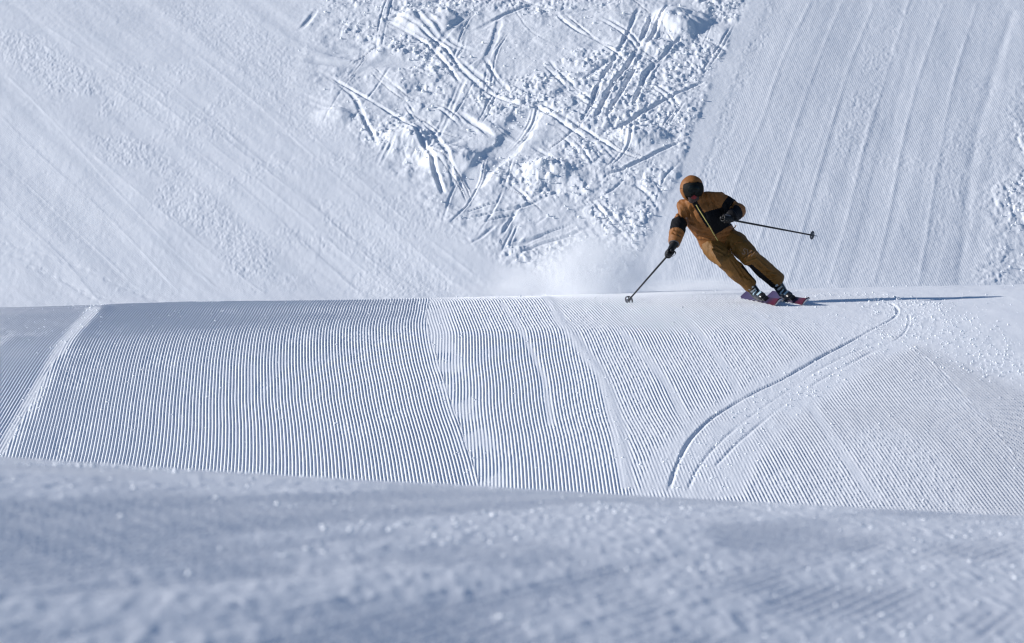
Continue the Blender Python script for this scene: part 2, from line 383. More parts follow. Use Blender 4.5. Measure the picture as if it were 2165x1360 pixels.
tracks = [(Z5(t), w, d) for t, w, d in (
    ([(480, 60), (600, 130), (720, 220), (830, 350), (930, 430), (1100, 500)], .07, .10),
    ([(450, 90), (575, 160), (690, 250), (800, 385)], .06, .07),
    ([(1100, 430), (1250, 530), (1400, 620), (1500, 680), (1640, 730)], .07, .09),
    ([(1090, 460), (1240, 560), (1380, 650)], .06, .07),
    ([(150, 215), (450, 280), (720, 268)], .26, .07), ([(0, 265), (250, 290), (500, 300)], .15, .05),
    ([(1120, 490), (1060, 580), (1000, 660), (900, 760), (830, 850), (780, 950)], .24, .12),
    ([(1920, 360), (1700, 460), (1560, 550), (1450, 610)], .07, .10), ([(1820, 630), (1680, 690), (1520, 770), (1400, 800)], .07, .10),
    ([(1720, 905), (1600, 920), (1480, 940)], .06, .08), ([(1330, 380), (1270, 420), (1210, 450)], .25, .10),
    ([(1600, 30), (1500, 250), (1420, 380), (1360, 530)], .06, .12), ([(1660, 60), (1560, 280), (1470, 400), (1400, 550)], .06, .12),
    ([(1730, 20), (1600, 270), (1510, 430), (1450, 540)], .06, .10), ([(1800, 160), (1640, 330), (1570, 480)], .06, .10),
    ([(780, 995), (950, 955), (1080, 930), (1250, 860)], .07, .10), ([(800, 960), (930, 920), (1060, 905)], .06, .09), ([(860, 1010), (1000, 975), (1120, 950)], .06, .09),
    ([(160, 320), (300, 430), (360, 540), (420, 650)], .07, .08), ([(430, 590), (560, 560), (680, 520)], .06, .08),
    ([(760, 500), (860, 560), (940, 640)], .10, .08), ([(830, 480), (960, 560), (1060, 610)], .14, .07), ([(960, 1090), (1030, 970), (1090, 900)], .05, .08),
    ([(1020, 1165), (1150, 1100), (1270, 1065), (1400, 1010)], .08, .07), ([(1040, 1120), (1180, 1050), (1330, 1000)], .05, .06),
    ([(560, 560), (650, 700), (720, 880)], .07, .12), ([(640, 560), (720, 690), (770, 850)], .07, .12), ([(540, 640), (640, 620), (740, 560)], .08, .10), ([(600, 720), (700, 670), (860, 620)], .08, .10),
    ([(200, 340), (420, 480), (620, 600)], .06, .08), ([(950, 790), (1060, 860), (1110, 930)], .06, .09), ([(1100, 660), (1200, 720), (1260, 800)], .07, .09),
    ([(1560, 820), (1640, 880), (1700, 960)], .06, .07), ([(1500, 960), (1600, 1000), (1650, 1060)], .06, .06), ([(1180, 0), (1010, 60), (830, 150)], .08, .08), ([(1530, 0), (1360, 50), (1150, 90)], .08, .07),
    ([(1130, 300), (1300, 320), (1440, 330)], .14, .06), ([(1220, 60), (1280, 120), (1400, 180), (1540, 250)], .06, .07), ([(150, 40), (80, 130), (20, 140)], .08, .06), ([(900, 260), (960, 360), (1040, 440)], .06, .08))]
r2 = random.Random(5)
for k in range(120):
    cx, cy = r2.uniform(650, 1560), r2.uniform(0, 540); an = r2.choice([.65, .75, -.45, -.3, -1.1, -1.0, .2])+r2.uniform(-.15, .15); L = r2.uniform(28, 105)
    dx, dy = math.cos(an)*L, math.sin(an)*L; bnd = r2.uniform(-.28, .28)*L
    ww, dp = r2.choice([.022, .028, .035, .045, .09]), r2.uniform(.02, .055)
    nx, ny = -dy/L*bnd, dx/L*bnd
    tracks.append(([(cx-dx, cy-dy), (cx-dx*.4+nx*.8, cy-dy*.4+ny*.8), (cx+dx*.3+nx, cy+dy*.3+ny), (cx+dx, cy+dy)], ww, dp))
    if k % 2: tracks.append(([(cx-dx+11, cy-dy-5), (cx-dx*.4+nx*.7+13, cy-dy*.4+ny*.7-4), (cx+dx*.3+nx+12, cy+dy*.3+ny-5), (cx+dx+9, cy+dy-6)], ww, dp))
for k in range(10):
    cx, cy = r2.uniform(2110, 2165), r2.uniform(150, 590); L = r2.uniform(20, 60)
    tracks.append(([(cx-L, cy+L*.1), (cx, cy+4), (cx+L, cy+L*.35)], .06, .06))
dz *= .74
for i, (t, w, d) in enumerate(tracks):
    g = np.zeros_like(dz); pl = smooth_line(bl(t), 4)
    dd = seg_dist(X, Y, pl, w*4)[0]; near = np.isfinite(dd) & (dd < w*4)
    if not near.any(): continue
    sub = dz[near]; gx, gy = X[near], Y[near]
    groove(sub, gx, gy, pl, w*(.6 if w < .12 else 1), d*(.29 if w < .12 else .36), .35, i, .8 if w > .12 else .5, .5, .8)
    m_ = np.clip(ch[near]*1.3+.15, 0, 1) if i < 40 else ch[near]
    dz[near] = dz[near]*(1-m_)+sub*m_
# single mounds and blocks
for (mx_, my_), r_, hh in (((1440, 45), .42, .34), ((945, 335), .40, .22), ((1160, 365), .35, .20), ((905, 45), .5, .20), ((860, 290), .35, .18), ((1395, 100), .25, .16), ((1360, 290), .35, .14), ((700, 250), .3, .12), ((1010, 350), .3, .15)):
    (gx, gy), = bl([(mx_, my_)]); q = np.hypot((X-gx), (Y-gy)*.7); dz += ch*.45*hh*np.exp(-(q/r_)**4)*(.5+fbm(X*4, Y*2.5, 120, 3))
# groomed runs
Lg = bl([(340, 257), (762, 616)]); kl = (Lg[1, 0]-Lg[0, 0])/(Lg[1, 1]-Lg[0, 1]); cul = X-kl*(Y-80)
Rg = bl([(1829, 301), (1754, 602)]); kr = (Rg[1, 0]-Rg[0, 0])/(Rg[1, 1]-Rg[0, 1]); cur = X-kr*(Y-80)
lside = X < 1.5
dz += (1-ch)*.022*(fbm(np.where(lside, cul, cur)*1.5, Y*.06, 151, 3)-.5) + (1-ch)*.006*(fbm(np.where(lside, cul, cur)*6, Y*.10, 152, 2)-.5)
def blines(lst, width, hgt, sgn=1):
    global dz
    for L in lst:
        d, s, t = seg_dist(X, Y, smooth_line(bl(L), 4), .4); d = np.where(np.isfinite(d), d, 9)
        nz = .55+.9*vnoise(t*1.7, t*0+len(L)+L[0][0], 131)
        dz += (1-ch)*hgt*nz*np.exp(-(d/width)**2)
LL = [[(0, 44), (180, 150), (340, 257), (548, 427), (762, 616)], [(243, 131), (388, 228), (548, 350), (700, 470), (880, 612)], [(340, 165), (471, 272), (680, 451), (800, 563), (860, 615)],
      [(560, 190), (631, 257), (800, 417), (950, 540), (1040, 610)], [(0, 243), (87, 330), (233, 461), (398, 631)], [(0, 335), (121, 447), (291, 607)], [(0, 422), (136, 549), (215, 640)],
      [(20, 165), (97, 240), (335, 495), (470, 617)], [(420, 120), (560, 235), (760, 420), (960, 600)], [(100, 60), (300, 190), (430, 290), (640, 460), (820, 610)], [(200, 330), (430, 520), (560, 620)]]
RL = [[(1712, 10), (1655, 127), (1613, 249), (1561, 376), (1500, 560)], [(1778, 10), (1735, 118), (1688, 249), (1636, 414), (1590, 560)], [(1848, 10), (1801, 127), (1759, 263), (1716, 414), (1665, 602)],
      [(1923, 0), (1872, 165), (1829, 301), (1792, 461), (1754, 602)], [(1994, 10), (1952, 136), (1914, 273), (1881, 447), (1848, 602)], [(2065, 10), (2018, 165), (1994, 282), (1966, 447), (1942, 602)]]
blines(LL, .018, .0026); blines(RL, .035, .0036)
blines([[(2140, 28), (2107, 136), (2074, 254), (2055, 348), (2035, 532), (2028, 600)]], .08, -.008)
for L in ([(0, 505), (170, 565), (340, 636)], [(0, 525), (110, 575), (215, 640)], [(60, 560), (150, 600), (250, 640)]):
    d, s, t = seg_dist(X, Y, smooth_line(bl(L), 4), .3); d = np.where(np.isfinite(d), d, 9)
    dz -= .005*np.exp(-(d/.03)**2)*(.5+.5*np.sign(np.sin(t*24)))
def strip(L, half, soft):
    d, s, t = seg_dist(X, Y, smooth_line(bl(L), 4), half+soft+.1); return 1-sstep(half, half+soft, np.where(np.isfinite(d), d, 99))
rough = strip([(20, 85), (130, 160), (240, 270), (330, 370), (430, 460), (560, 590)], .28, .5)
rough = np.maximum(rough, .65*strip([(330, 170), (470, 300), (620, 430), (750, 540), (830, 610)], .5, 1.0))
rough = np.maximum(rough, .7*strip([(420, 20), (560, 130), (660, 240), (800, 380), (900, 480)], .35, .6))
rough = np.maximum(rough, .8*strip([(1893, 20), (1839, 179), (1801, 301), (1763, 430)], .16, .2))
rough = np.maximum(rough, .8*strip([(2062, 240), (2012, 376), (1999, 541)], .2, .35))
rough = np.maximum(rough, .7*strip([(1850, 330), (1930, 350)], .2, .5)); rough = np.maximum(rough, .6*strip([(2090, 180), (2100, 420), (2090, 600)], .25, .35))
rough *= sstep(.30, .55, fbm(X*1.6, Y*.9, 141, 3))
smoothband = strip([(1612, -10), (1560, 105), (1520, 200), (1475, 330), (1430, 460), (1398, 590)], .13, .08)
crumbline = strip([(1640, 5), (1590, 110), (1556, 200), (1512, 330), (1470, 440)], .06, .22)*sstep(.35, .55, fbm(X*3, Y*1.4, 142, 3))
rough = np.maximum(rough, crumbline)
d, s, t = seg_dist(X, Y, smooth_line(bl([(1634, -10), (1582, 105), (1543, 200), (1498, 330), (1450, 460), (1416, 590)]), 4), .7)
edge = np.where(np.isfinite(d), -s*d, 9)      # a small bank: the wedge lies lower than the right hand run
dz = dz*(1-.85*smoothband)
dz += (1-ch)*rough*(.006*np.maximum(0, clod-.42)+.013*(fbm(X*34, Y*14, 145, 2)-.45))
dz += (1-ch)*(.0045*(fine-.5)+.012*(fbm(X*2.2, Y*.7, 143, 3)-.5)) + .10*(fbm(X*.28, Y*.2, 144, 3)-.5)
Zb = H(X, Y)+CAMZ+np.where(inb, dz, 0)
# tiller ribs: fine relief in the material, carried by two attributes
right = X > np.interp(Y, *(lambda q: (q[np.argsort(q[:, 1]), 1], q[np.argsort(q[:, 1]), 0]))(bl([(1640, 5), (1590, 110), (1556, 200), (1512, 330), (1470, 440), (1420, 590)])))
cu = np.where(right, X+.055*(Y-80)+.004*(Y-80)**2*.3, cul)
gm = (1-ch)*(1-.9*rough)*np.where(right, 1.0, .35)*(1-smoothband)
HILL = mesh_np('mountain_slope', np.stack([X, Y, Zb], -1).reshape(-1, 3), grid_faces(*X.shape), SNOW_BACK, attrs={'comb_u': cu, 'groom': gm})
tag(HILL, 'steep snow hillside with two groomed runs and a cut-up wedge between', 'snow slope', kind='structure')
# lumps of broken crust in the wedge
n = 26000
q = np.stack([rng.uniform(-5.2, 8.2, n), rng.uniform(78, 100.4, n)], -1)
sdq = np.maximum(in_poly_sd(q[:, 0], q[:, 1], wedge), in_poly_sd(q[:, 0], q[:, 1], rpoly)-.2); pq = sstep(.40, .62, fbm(q[:, 0]*.8+5, q[:, 1]*.5, 115, 3))
keep = (sdq > .15*rng.uniform(0, 1, n)) & (rng.uniform(0, 1, n) < .08+.5*pq); q = q[keep]
ri = np.clip(np.searchsorted(ys, q[:, 1]), 0, len(ys)-1); ci = np.clip(np.searchsorted(aa, q[:, 0]/q[:, 1]), 0, len(aa)-1)
sz = .008+.024*rng.uniform(0, 1, len(q))**3
o = lumps('snow_lumps', np.stack([q[:, 0], q[:, 1], Zb[ri, ci]+sz*.1], -1), sz, CLOD, 13)
tag(o, 'broken snow lumps strewn through the cut-up wedge on the hillside', 'snow lumps', kind='stuff')

# ------------------------------------------------------------------ the skier
front = Vector((0, -1, 0))
YS = 63.4
def P(px, py, dy):
    Yd = YS+dy
    d = Vector(((px-W/2)/FPX, math.cos(PITCH)-math.sin(PITCH)*(Hh/2-py)/FPX, math.sin(PITCH)+math.cos(PITCH)*(Hh/2-py)/FPX))
    d = d*(Yd/d.y); return Vector((d.x, d.y, d.z+CAMZ))
def gz(x, y): return float(H(np.array([x]), np.array([y]))[0])+CAMZ+.008

def tube(pts, radii, side=None, n=18, round_ends=True):
    """closed tapered tube; radii = (r along side, r along depth)"""
    pts = [Vector(p) for p in pts]; radii = [(r, r) if not hasattr(r, '__len__') else r for r in radii]
    if round_ends:
        a = (pts[0]-pts[1]).normalized(); b = (pts[-1]-pts[-2]).normalized()
        r0, r1 = min(radii[0]), min(radii[-1])
        pts = [pts[0]+a*r0*.45, pts[0]+a*r0*.3]+pts+[pts[-1]+b*r1*.3, pts[-1]+b*r1*.45]
        radii = [tuple(v*.35 for v in radii[0]), tuple(v*.78 for v in radii[0])]+radii+[tuple(v*.78 for v in radii[-1]), tuple(v*.35 for v in radii[-1])]
    V, F = [], []
    for i, p in enumerate(pts):
        t = (pts[min(i+1, len(pts)-1)]-pts[max(i-1, 0)]).normalized()
        s = Vector(side) if side is not None else (Vector((1, 0, 0)) if abs(t.x) < .8 else Vector((0, 1, 0)))
        s = (s-t*s.dot(t)).normalized(); q = t.cross(s)
        for k in range(n):
            c, sn = math.cos(2*math.pi*k/n), math.sin(2*math.pi*k/n)
            V.append(p+s*c*radii[i][0]+q*sn*radii[i][1])
    m = len(pts)
    for i in range(m-1):
        for k in range(n):
            F.append((i*n+k, i*n+(k+1) % n, (i+1)*n+(k+1) % n, (i+1)*n+k))
    F.append(tuple(range(n))[::-1]); F.append(tuple(range((m-1)*n, m*n)))
    return V, F

def ellipsoid(c, ax, ay, az, nu=24, nv=16):
    """ax, ay, az are half-axis vectors"""
    V, F = [], []
    for j in range(nv+1):
        th = math.pi*j/nv
        for k in range(nu):
            f = 2*math.pi*k/nu
            V.append(Vector(c)+ax*math.sin(th)*math.cos(f)+ay*math.sin(th)*math.sin(f)+az*math.cos(th))
    for j in range(nv):
        for k in range(nu): F.append((j*nu+k, j*nu+(k+1) % nu, (j+1)*nu+(k+1) % nu, (j+1)*nu+k))
    return V, F

def box(c, ax, ay, az):
    V = [Vector(c)+ax*i+ay*j+az*k for i in (-1, 1) for j in (-1, 1) for k in (-1, 1)]
    return V, [(0, 1, 3, 2), (4, 6, 7, 5), (0, 4, 5, 1), (2, 3, 7, 6), (0, 2, 6, 4), (1, 5, 7, 3)]

def join(parts):
    V, F = [], []
    for v, f in parts:
        o = len(V); V += list(v); F += [tuple(i+o for i in q) for q in f]
    return V, F

def obj(name, VF, mat, parent=None, smooth=True, bevel=0, origin=None):
    V, F = VF
    me = bpy.data.meshes.new(name); me.from_pydata([tuple(v) for v in V], [], F)
    bm = bmesh.new(); bm.from_mesh(me); bmesh.ops.remove_doubles(bm, verts=bm.verts, dist=1e-5); bmesh.ops.recalc_face_normals(bm, faces=bm.faces); bm.to_mesh(me); bm.free()
    me.polygons.foreach_set('use_smooth', [smooth]*len(me.polygons))
    o = bpy.data.objects.new(name, me); col.objects.link(o); me.materials.append(mat)
    if bevel:
        md = o.modifiers.new('bevel', 'BEVEL'); md.width = bevel; md.segments = 2
    if parent is not None:
        o.parent = parent; o.matrix_parent_inverse = parent.matrix_world.inverted()
    return o

def remesh(VF, voxel, smooth=4, fac=.5):
    """union of overlapping closed shapes -> one continuous surface"""
    V, F = VF
    me = bpy.data.meshes.new('tmp'); me.from_pydata([tuple(v) for v in V], [], F)
    bm = bmesh.new(); bm.from_mesh(me); bmesh.ops.remove_doubles(bm, verts=bm.verts, dist=1e-5); bmesh.ops.recalc_face_normals(bm, faces=bm.faces); bm.to_mesh(me); bm.free()
    o = bpy.data.objects.new('tmp', me); col.objects.link(o)
    m = o.modifiers.new('r', 'REMESH'); m.mode = 'VOXEL'; m.voxel_size = voxel; m.use_smooth_shade = True
    if smooth:
        m = o.modifiers.new('s', 'SMOOTH'); m.iterations = smooth; m.factor = fac
    dg = bpy.context.evaluated_depsgraph_get(); ev = o.evaluated_get(dg); m2 = ev.to_mesh()
    V = [v.co.copy() for v in m2.vertices]; N = [v.normal.copy() for v in m2.vertices]; F = [tuple(p.vertices) for p in m2.polygons]
    ev.to_mesh_clear(); bpy.data.objects.remove(o); return V, N, F

from mathutils import noise as mnoise
def folds(V, N, amp, stretch, scale):
    """cloth creases: noise squeezed along one direction"""
    out = []
    st = Vector(stretch).normalized()
    for v, n in zip(V, N):
        q = v-st*v.dot(st)*.65
        f = mnoise.noise(q*scale)+.5*mnoise.noise(q*scale*2.3+Vector((5, 1, 2)))
        r = 1-2.2*abs(mnoise.noise(q*scale*.55+Vector((3, 7, 1))))
        out.append(v+n*amp*(.6*f+.6*r-.35))
    return out

M_JACKET = plain('rust_brown_shell', (.235, .088, .018), .62, spec=.35, bump=.002, bscale=220)
M_PANTS = plain('ochre_brown_shell', (.17, .076, .011), .62, spec=.35, bump=.002, bscale=220)
M_BLACK = plain('black_shell', (.006, .006, .008), .75, spec=.12, bump=.0015, bscale=220)
M_GLOVE = plain('black_leather', (.008, .008, .009), .5, spec=.3, bump=.001, bscale=400)
M_SKIN = plain('skin', (.52, .27, .20), .55)
M_RED = plain('red_fabric', (.20, .012, .02), .7)
M_WHITE = plain('pale_scarf', (.05, .03, .028), .8)
M_LENS = plain('goggle_lens', (.006, .008, .009), .2, spec=.12)
M_FRAME = plain('goggle_frame', (.005, .005, .005), .7, spec=.15)
M_ZIP = plain('yellow_zip', (.72, .60, .20), .5)
M_BOOT = plain('boot_shell', (.012, .013, .016), .3, spec=.5)
M_BUCKLE = plain('buckle_metal', (.45, .48, .5), .3, metal=.7)
M_TEAL = plain('boot_light_print', (.35, .48, .56), .4)
M_SHAFT = plain('pole_black', (.012, .012, .013), .35)
M_GREY = plain('pole_basket_grey', (.10, .10, .11), .5)
M_STEEL = plain('steel', (.5, .5, .52), .3, metal=1)
M_BASE = plain('ski_base_white', (.5, .5, .53), .5)
M_EDGE = plain('ski_edge', (.02, .02, .022), .35, metal=.3)
M_PRINT = plain('pale_print', (.26, .15, .085), .6)

root = bpy.data.objects.new('person', None)
# --- joints, laid out after the pose in the photograph
rs, re, rw, rh = P(1444, 441, -.06), P(1433, 484, -.21), P(1425, 518, -.34), P(1415.5, 536, -.40)
ls, le, lw, lh = P(1521, 426, -.05), P(1560, 446, -.10), P(1544, 460, -.33), P(1537, 463.5, -.40)
pel, waist, chest, neck = P(1517, 507, .12), P(1505, 486, .06), P(1487, 456, -.05), P(1470, 431, -.13)
head = P(1463, 397, -.20)
rhip, rknee, rank = P(1497, 514, .12), P(1536, 553, -.16), P(1586, 603, .02)
lhip, lknee, lank = P(1546, 503, .12), P(1588, 545, -.16), P(1642, 592, .02)
sh = (ls-rs).normalized()
upR = (rknee-rank).normalized(); upL = (lknee-lank).normalized()
rfoot, lfoot = P(1607, 621, .0), P(1664, 618.5, .0)

# --- skis
yaw = math.radians(12)
def ski_frame(cx, cy, edge):
    gx = (gz(cx+.2, cy)-gz(cx-.2, cy))/.4; gy = (gz(cx, cy+.4)-gz(cx, cy-.4))/.8
    f = Vector((math.sin(yaw), -math.cos(yaw), 0)); f.z = gx*f.x+gy*f.y; f.normalize()
    n0 = Vector((-gx, -gy, 1)).normalized(); n0 = (n0-f*n0.dot(f)).normalized()
    w0 = f.cross(n0)
    if w0.x < 0: w0 = -w0
    n = n0*math.cos(edge)-w0*math.sin(edge); w = w0*math.cos(edge)+n0*math.sin(edge)     # tilted onto the left hand edge
    return f, n, w
def ski_mat():
    m, nt, b = new_mat('ski_top_print'); N = nt.nodes.new; L = nt.links.new
    tc = N('ShaderNodeTexCoord'); sp = N('ShaderNodeSeparateXYZ'); L(tc.outputs['Object'], sp.inputs[0])
    nz = N('ShaderNodeTexNoise'); nz.inputs['Scale'].default_value = 9; L(tc.outputs['Object'], nz.inputs['Vector'])
    ad = N('ShaderNodeMath'); ad.operation = 'MULTIPLY_ADD'; ad.inputs[1].default_value = .25; L(nz.outputs['Fac'], ad.inputs[0]); L(sp.outputs['Y'], ad.inputs[2])
    cr = N('ShaderNodeValToRGB'); e = cr.color_ramp.elements
    e[0].position = .30; e[0].color = (.055, .042, .095, 1); e[1].position = .62; e[1].color = (.075, .010, .028, 1)
    k = cr.color_ramp.elements.new(.45); k.color = (.03, .02, .05, 1)
    L(ad.outputs[0], cr.inputs['Fac']); L(cr.outputs['Color'], b.inputs['Base Color']); b.inputs['Roughness'].default_value = .45; b.inputs['Specular IOR Level'].default_value = .2
    return m
M_SKI = ski_mat()
def make_ski(cx, cy, edge, sink=.006):
    f, n, w = ski_frame(cx, cy, edge)
    L, st = 1.66, []
    for i in range(41):
        t = -.80+i*(L/40)                                  # metres forward of the boot centre
        q = (t+.80)/L
        wid = .041+.020*((q-.48)/.48)**2
        if q > .93: wid *= math.sqrt(max(.02, 1-((q-.93)/.07)**2))
        if q < .03: wid *= .75+.25*q/.03
        rise = .055*max(0, (q-.87)/.13)**2+.02*max(0, (.06-q)/.06)**2
        st.append((t, wid, rise))
    c0 = Vector((cx, cy, gz(cx, cy)))
    c0 += w*.041-n*0+Vector((0, 0, -sink))                 # lower edge bites the snow
    e = bpy.data.objects.new('ski', None); col.objects.link(e)
    M = Matrix((w, f, n)).transposed().to_4x4(); M.translation = c0; e.matrix_world = M
    th = .011
    def strip(z0, z1, inset):
        V, F = [], []
        for t, wd, r in st:
            wd -= inset
            for a, b in ((-wd, z0), (wd, z0), (wd, z1), (-wd, z1)): V.append(Vector((a, t, b+r)))
        for i in range(len(st)-1):
            for k in range(4): F.append((i*4+k, i*4+(k+1) % 4, i*4+4+(k+1) % 4, i*4+4+k))
        F.append((0, 1, 2, 3)); m = (len(st)-1)*4; F.append((m+3, m+2, m+1, m)); return V, F
    for nm, a, b, ins, mt in (('base', 0, .003, .0, M_BASE), ('edge', .003, .006, -.0015, M_EDGE), ('top_sheet', .006, .006+th, .002, M_SKI)):
        o = obj(nm, strip(a, b, ins), mt, None, False); o.parent = e
    X3, Y3, Z3 = Vector((1, 0, 0)), Vector((0, 1, 0)), Vector((0, 0, 1))
    t = th+.006
    o = obj('toe_binding', join([box((0, .19, t+.018), X3*.032, Y3*.05, Z3*.02), box((0, .165, t+.045), X3*.026, Y3*.028, Z3*.014)]), M_BOOT, None, False, .006); o.parent = e
    o = obj('heel_binding', join([box((0, -.17, t+.02), X3*.03, Y3*.07, Z3*.022), box((0, -.15, t+.055), X3*.024, Y3*.03, Z3*.022)]), M_BOOT, None, False, .006); o.parent = e
    o = obj('brake', join([tube([(sx*.05, -.02, t+.004), (sx*.052, -.12, t+.02), (sx*.058, -.17, t+.03)], [.0035]*3, n=6) for sx in (-1, 1)]), M_STEEL); o.parent = e
    return e, M
EDGE = math.radians(40)
skiR, MR = make_ski(rfoot.x, rfoot.y, EDGE); skiL, ML = make_ski(lfoot.x, lfoot.y, EDGE)
tag(skiR, 'purple edged ski under the bent inside leg, nearer the planted pole', 'ski', 'the skier\'s pair of skis')
tag(skiL, 'purple edged ski under the outside leg, farther from the planted pole', 'ski', 'the skier\'s pair of skis')

# --- body: one continuous skin under the clothes
hf = Vector((.06, -.985, -.16)).normalized(); hr = Vector((1, .05, .07)); hr = (hr-hf*hr.dot(hf)).normalized(); hu = hr.cross(hf).normalized()
if hu.z < 0: hu = -hu
solesR, solesL = MR @ Vector((0, 0, .05)), ML @ Vector((0, 0, .05))
ankR, ankL = MR @ Vector((0, -.07, .13)), ML @ Vector((0, -.07, .13))
body = join([
    tube([pel, waist, chest, neck], [(.14, .09), (.12, .08), (.13, .085), (.06, .055)], sh), tube([neck, head-hu*.02], [.055, .055]),
    ellipsoid(head, hr*.078, hf*.098, hu*.118), ellipsoid(head+hf*.088-hu*.015, hr*.014, hf*.024, hu*.024), ellipsoid(head+hf*.055-hu*.085, hr*.04, hf*.035, hu*.03),
    ellipsoid(head+hr*.08, hr*.012, hf*.02, hu*.03), ellipsoid(head-hr*.08, hr*.012, hf*.02, hu*.03),
    tube([rs, re, rw], [.045, .04, .03]), tube([ls, le, lw], [.045, .04, .03]), tube([chest, rs], [.06, .04]), tube([chest, ls], [.06, .04]),
    tube([pel, rhip, rknee, rank, ankR], [.08, .07, .05, .042, .036]), tube([pel, lhip, lknee, lank, ankL], [.08, .07, .05, .042, .036]),
    tube([ankR, MR @ Vector((0, .11, .062))], [.03, .02]), tube([ankL, ML @ Vector((0, .11, .062))], [.03, .02])])
V, N, F = remesh(body, .012, 3)
person = obj('person', (V, F), M_SKIN)
tag(person, 'skier in rust brown suit with hood and dark goggles leaning into a turn', 'person')

# --- jacket
jt = join([tube([P(1519, 509, .11), P(1513, 497, .08), waist, P(1496, 470, .0), chest, P(1477, 441, -.09), neck+Vector((0, 0, -.01))],
                [(.215, .155), (.222, .165), (.21, .16), (.218, .165), (.215, .16), (.165, .13), (.085, .085)], sh, 28),
           tube([chest+Vector((-.02, 0, .03)), rs, re+(rs-re)*.35, re, rw+(re-rw)*.45, rw+(re-rw)*.12], [.115, .105, .092, .086, .080, .070], None, 22),
           tube([chest+Vector((.03, 0, .03)), ls, le+(ls-le)*.35, le, lw+(le-lw)*.4, lw+(le-lw)*.05], [.12, .115, .104, .092, .078, .066], None, 22),
           tube([neck-(head-neck)*.05, neck+(head-neck)*.30], [(.10, .095), (.098, .10)], sh, 22),
           tube([P(1474, 430, -.10), P(1497, 422, -.07), P(1524, 424, -.05)], [.085, .098, .102], None, 20),
           tube([P(1466, 434, -.10), P(1452, 438, -.08), P(1443, 443, -.06)], [.08, .09, .098], None, 20)])
V, N, F = remesh(jt, .0085, 5)
V = folds(V, N, .016, (.45, 0, -.9), 15)
def creases(V, N, lines, depth, width):
    L = [(P(a, b, 0), P(c, d, 0)) for a, b, c, d in lines]
    out = []
    for v, n in zip(V, N):
        k = 0
        if n.y < .3:
            for a, b in L:
                ax, az, bx, bz = a.x, a.z, b.x, b.z
                dx, dz_ = bx-ax, bz-az; l2 = dx*dx+dz_*dz_
                t = ((v.x-ax)*dx+(v.z-az)*dz_)/l2
                if -.15 < t < 1.15:
                    q = ((v.x-ax)*dz_-(v.z-az)*dx)/math.sqrt(l2)
                    if abs(q) < width*4:
                        e = min(1, max(0, min(t+.15, 1.15-t)/.3))
                        k += e*(-math.exp(-(q/width)**2)+.7*math.exp(-((q-width*1.9)/width)**2))
        out.append(v+n*depth*k)
    return out
V = creases(V, N, [(1451, 446, 1458, 461), (1460, 440, 1464, 462), (1496, 411, 1510, 437), (1488, 415, 1497, 440), (1507, 412, 1516, 430), (1536, 431, 1541, 449), (1548, 430, 1546, 450), (1462, 474, 1488, 488),
                   (1470, 490, 1500, 499), (1478, 500, 1505, 505), (1530, 497, 1556, 484), (1526, 506, 1557, 495), (1463, 455, 1476, 480), (1424, 494, 1440, 499), (1421, 500, 1438, 507), (1432, 452, 1440, 466)], .014, .011)
jacket = obj('jacket', (V, F), M_JACKET, person)
jacket.data.materials.append(M_BLACK)
def seg_t(p, a, b):
    d = b-a; t = (p-a).dot(d)/d.length_squared; tc = min(1, max(0, t)); return t, (p-(a+d*tc)).length
zt, zb = P(1471, 433, -.2), P(1518, 510, -.05)
zd = (zb-zt); zl = Vector((zd.x, 0, zd.z)).length; za = Vector((zd.x, 0, zd.z))/zl; zr = Vector((-za.z, 0, za.x))
if zr.x < 0: zr = -zr
mi = []
for p in jacket.data.polygons:
    c = p.center
    cand = {'t': seg_t(c, chest, pel)[1]-.215, 'ru': seg_t(c, rs, re)[1]-.095, 'rf': seg_t(c, re, rw)[1]-.08, 'lu': seg_t(c, ls, le)[1]-.105, 'lf': seg_t(c, le, lw)[1]-.08}
    limb = min(cand, key=cand.get); k = 0
    rel = c-zt; a = (rel.x*za.x+rel.z*za.z)/zl; b = rel.x*zr.x+rel.z*zr.z
    fr = p.normal.y < .1
    if limb == 'ru' and seg_t(c, rs, re)[0] > .60: k = 1
    if limb == 'rf' and seg_t(c, re, rw)[0] < .20: k = 1
    if limb == 'lu' and .30 < seg_t(c, ls, le)[0] < .68: k = 1
    if limb == 'lf': k = 1 if seg_t(c, le, lw)[0] > .0 else 0
    if fr and limb in ('t', 'lu', 'lf') and b < .29:
        if -.030 < b < .030 and -.22 < a < .60: k = 1
        if .008 < b and .25+.55*b < a < .84: k = 1
    mi.append(k)
jacket.data.polygons.foreach_set('material_index', mi)
tag(jacket, 'rust brown ski jacket with black chest panel and sleeve bands')
#creases
from mathutils.bvhtree import BVHTree
def bvh_of(o):
    return BVHTree.FromPolygons([v.co for v in o.data.vertices], [tuple(p.vertices) for p in o.data.polygons])
bj = bvh_of(jacket)
def drape(pts, bv, lift, dirn=Vector((0, 1, 0))):
    out = []
    for p in pts:
        h = bv.ray_cast(p-dirn*1.0, dirn)
        out.append((h[0]-dirn*lift) if h[0] is not None else p)
    return out
zp = [zt+zd*t for t in np.linspace(.02, .99, 24)]
zpp = drape(zp, bj, .002); zw = zr*.0065
obj('zip', join([tube(zpp, [(.0055, .003)]*len(zpp), zr, 6)]), M_ZIP, jacket)
# chest pocket edge, storm flap seams
def seam_line(name, pts2, mat, r, bv, parent):
    q = [P(a, b, -.2) for a, b in pts2]; q2 = []
    for i in range(len(q)-1):
        for t in np.linspace(0, 1, 6, endpoint=False): q2.append(q[i].lerp(q[i+1], t))
    q2.append(q[-1]); return obj(name, tube(drape(q2, bv, r*.3), [(r, r)]*len(q2), None, 6), mat, parent)
seam_line('hem_cord', [(1512, 497), (1535, 489), (1556, 477)], M_JACKET, .006, bj, jacket)

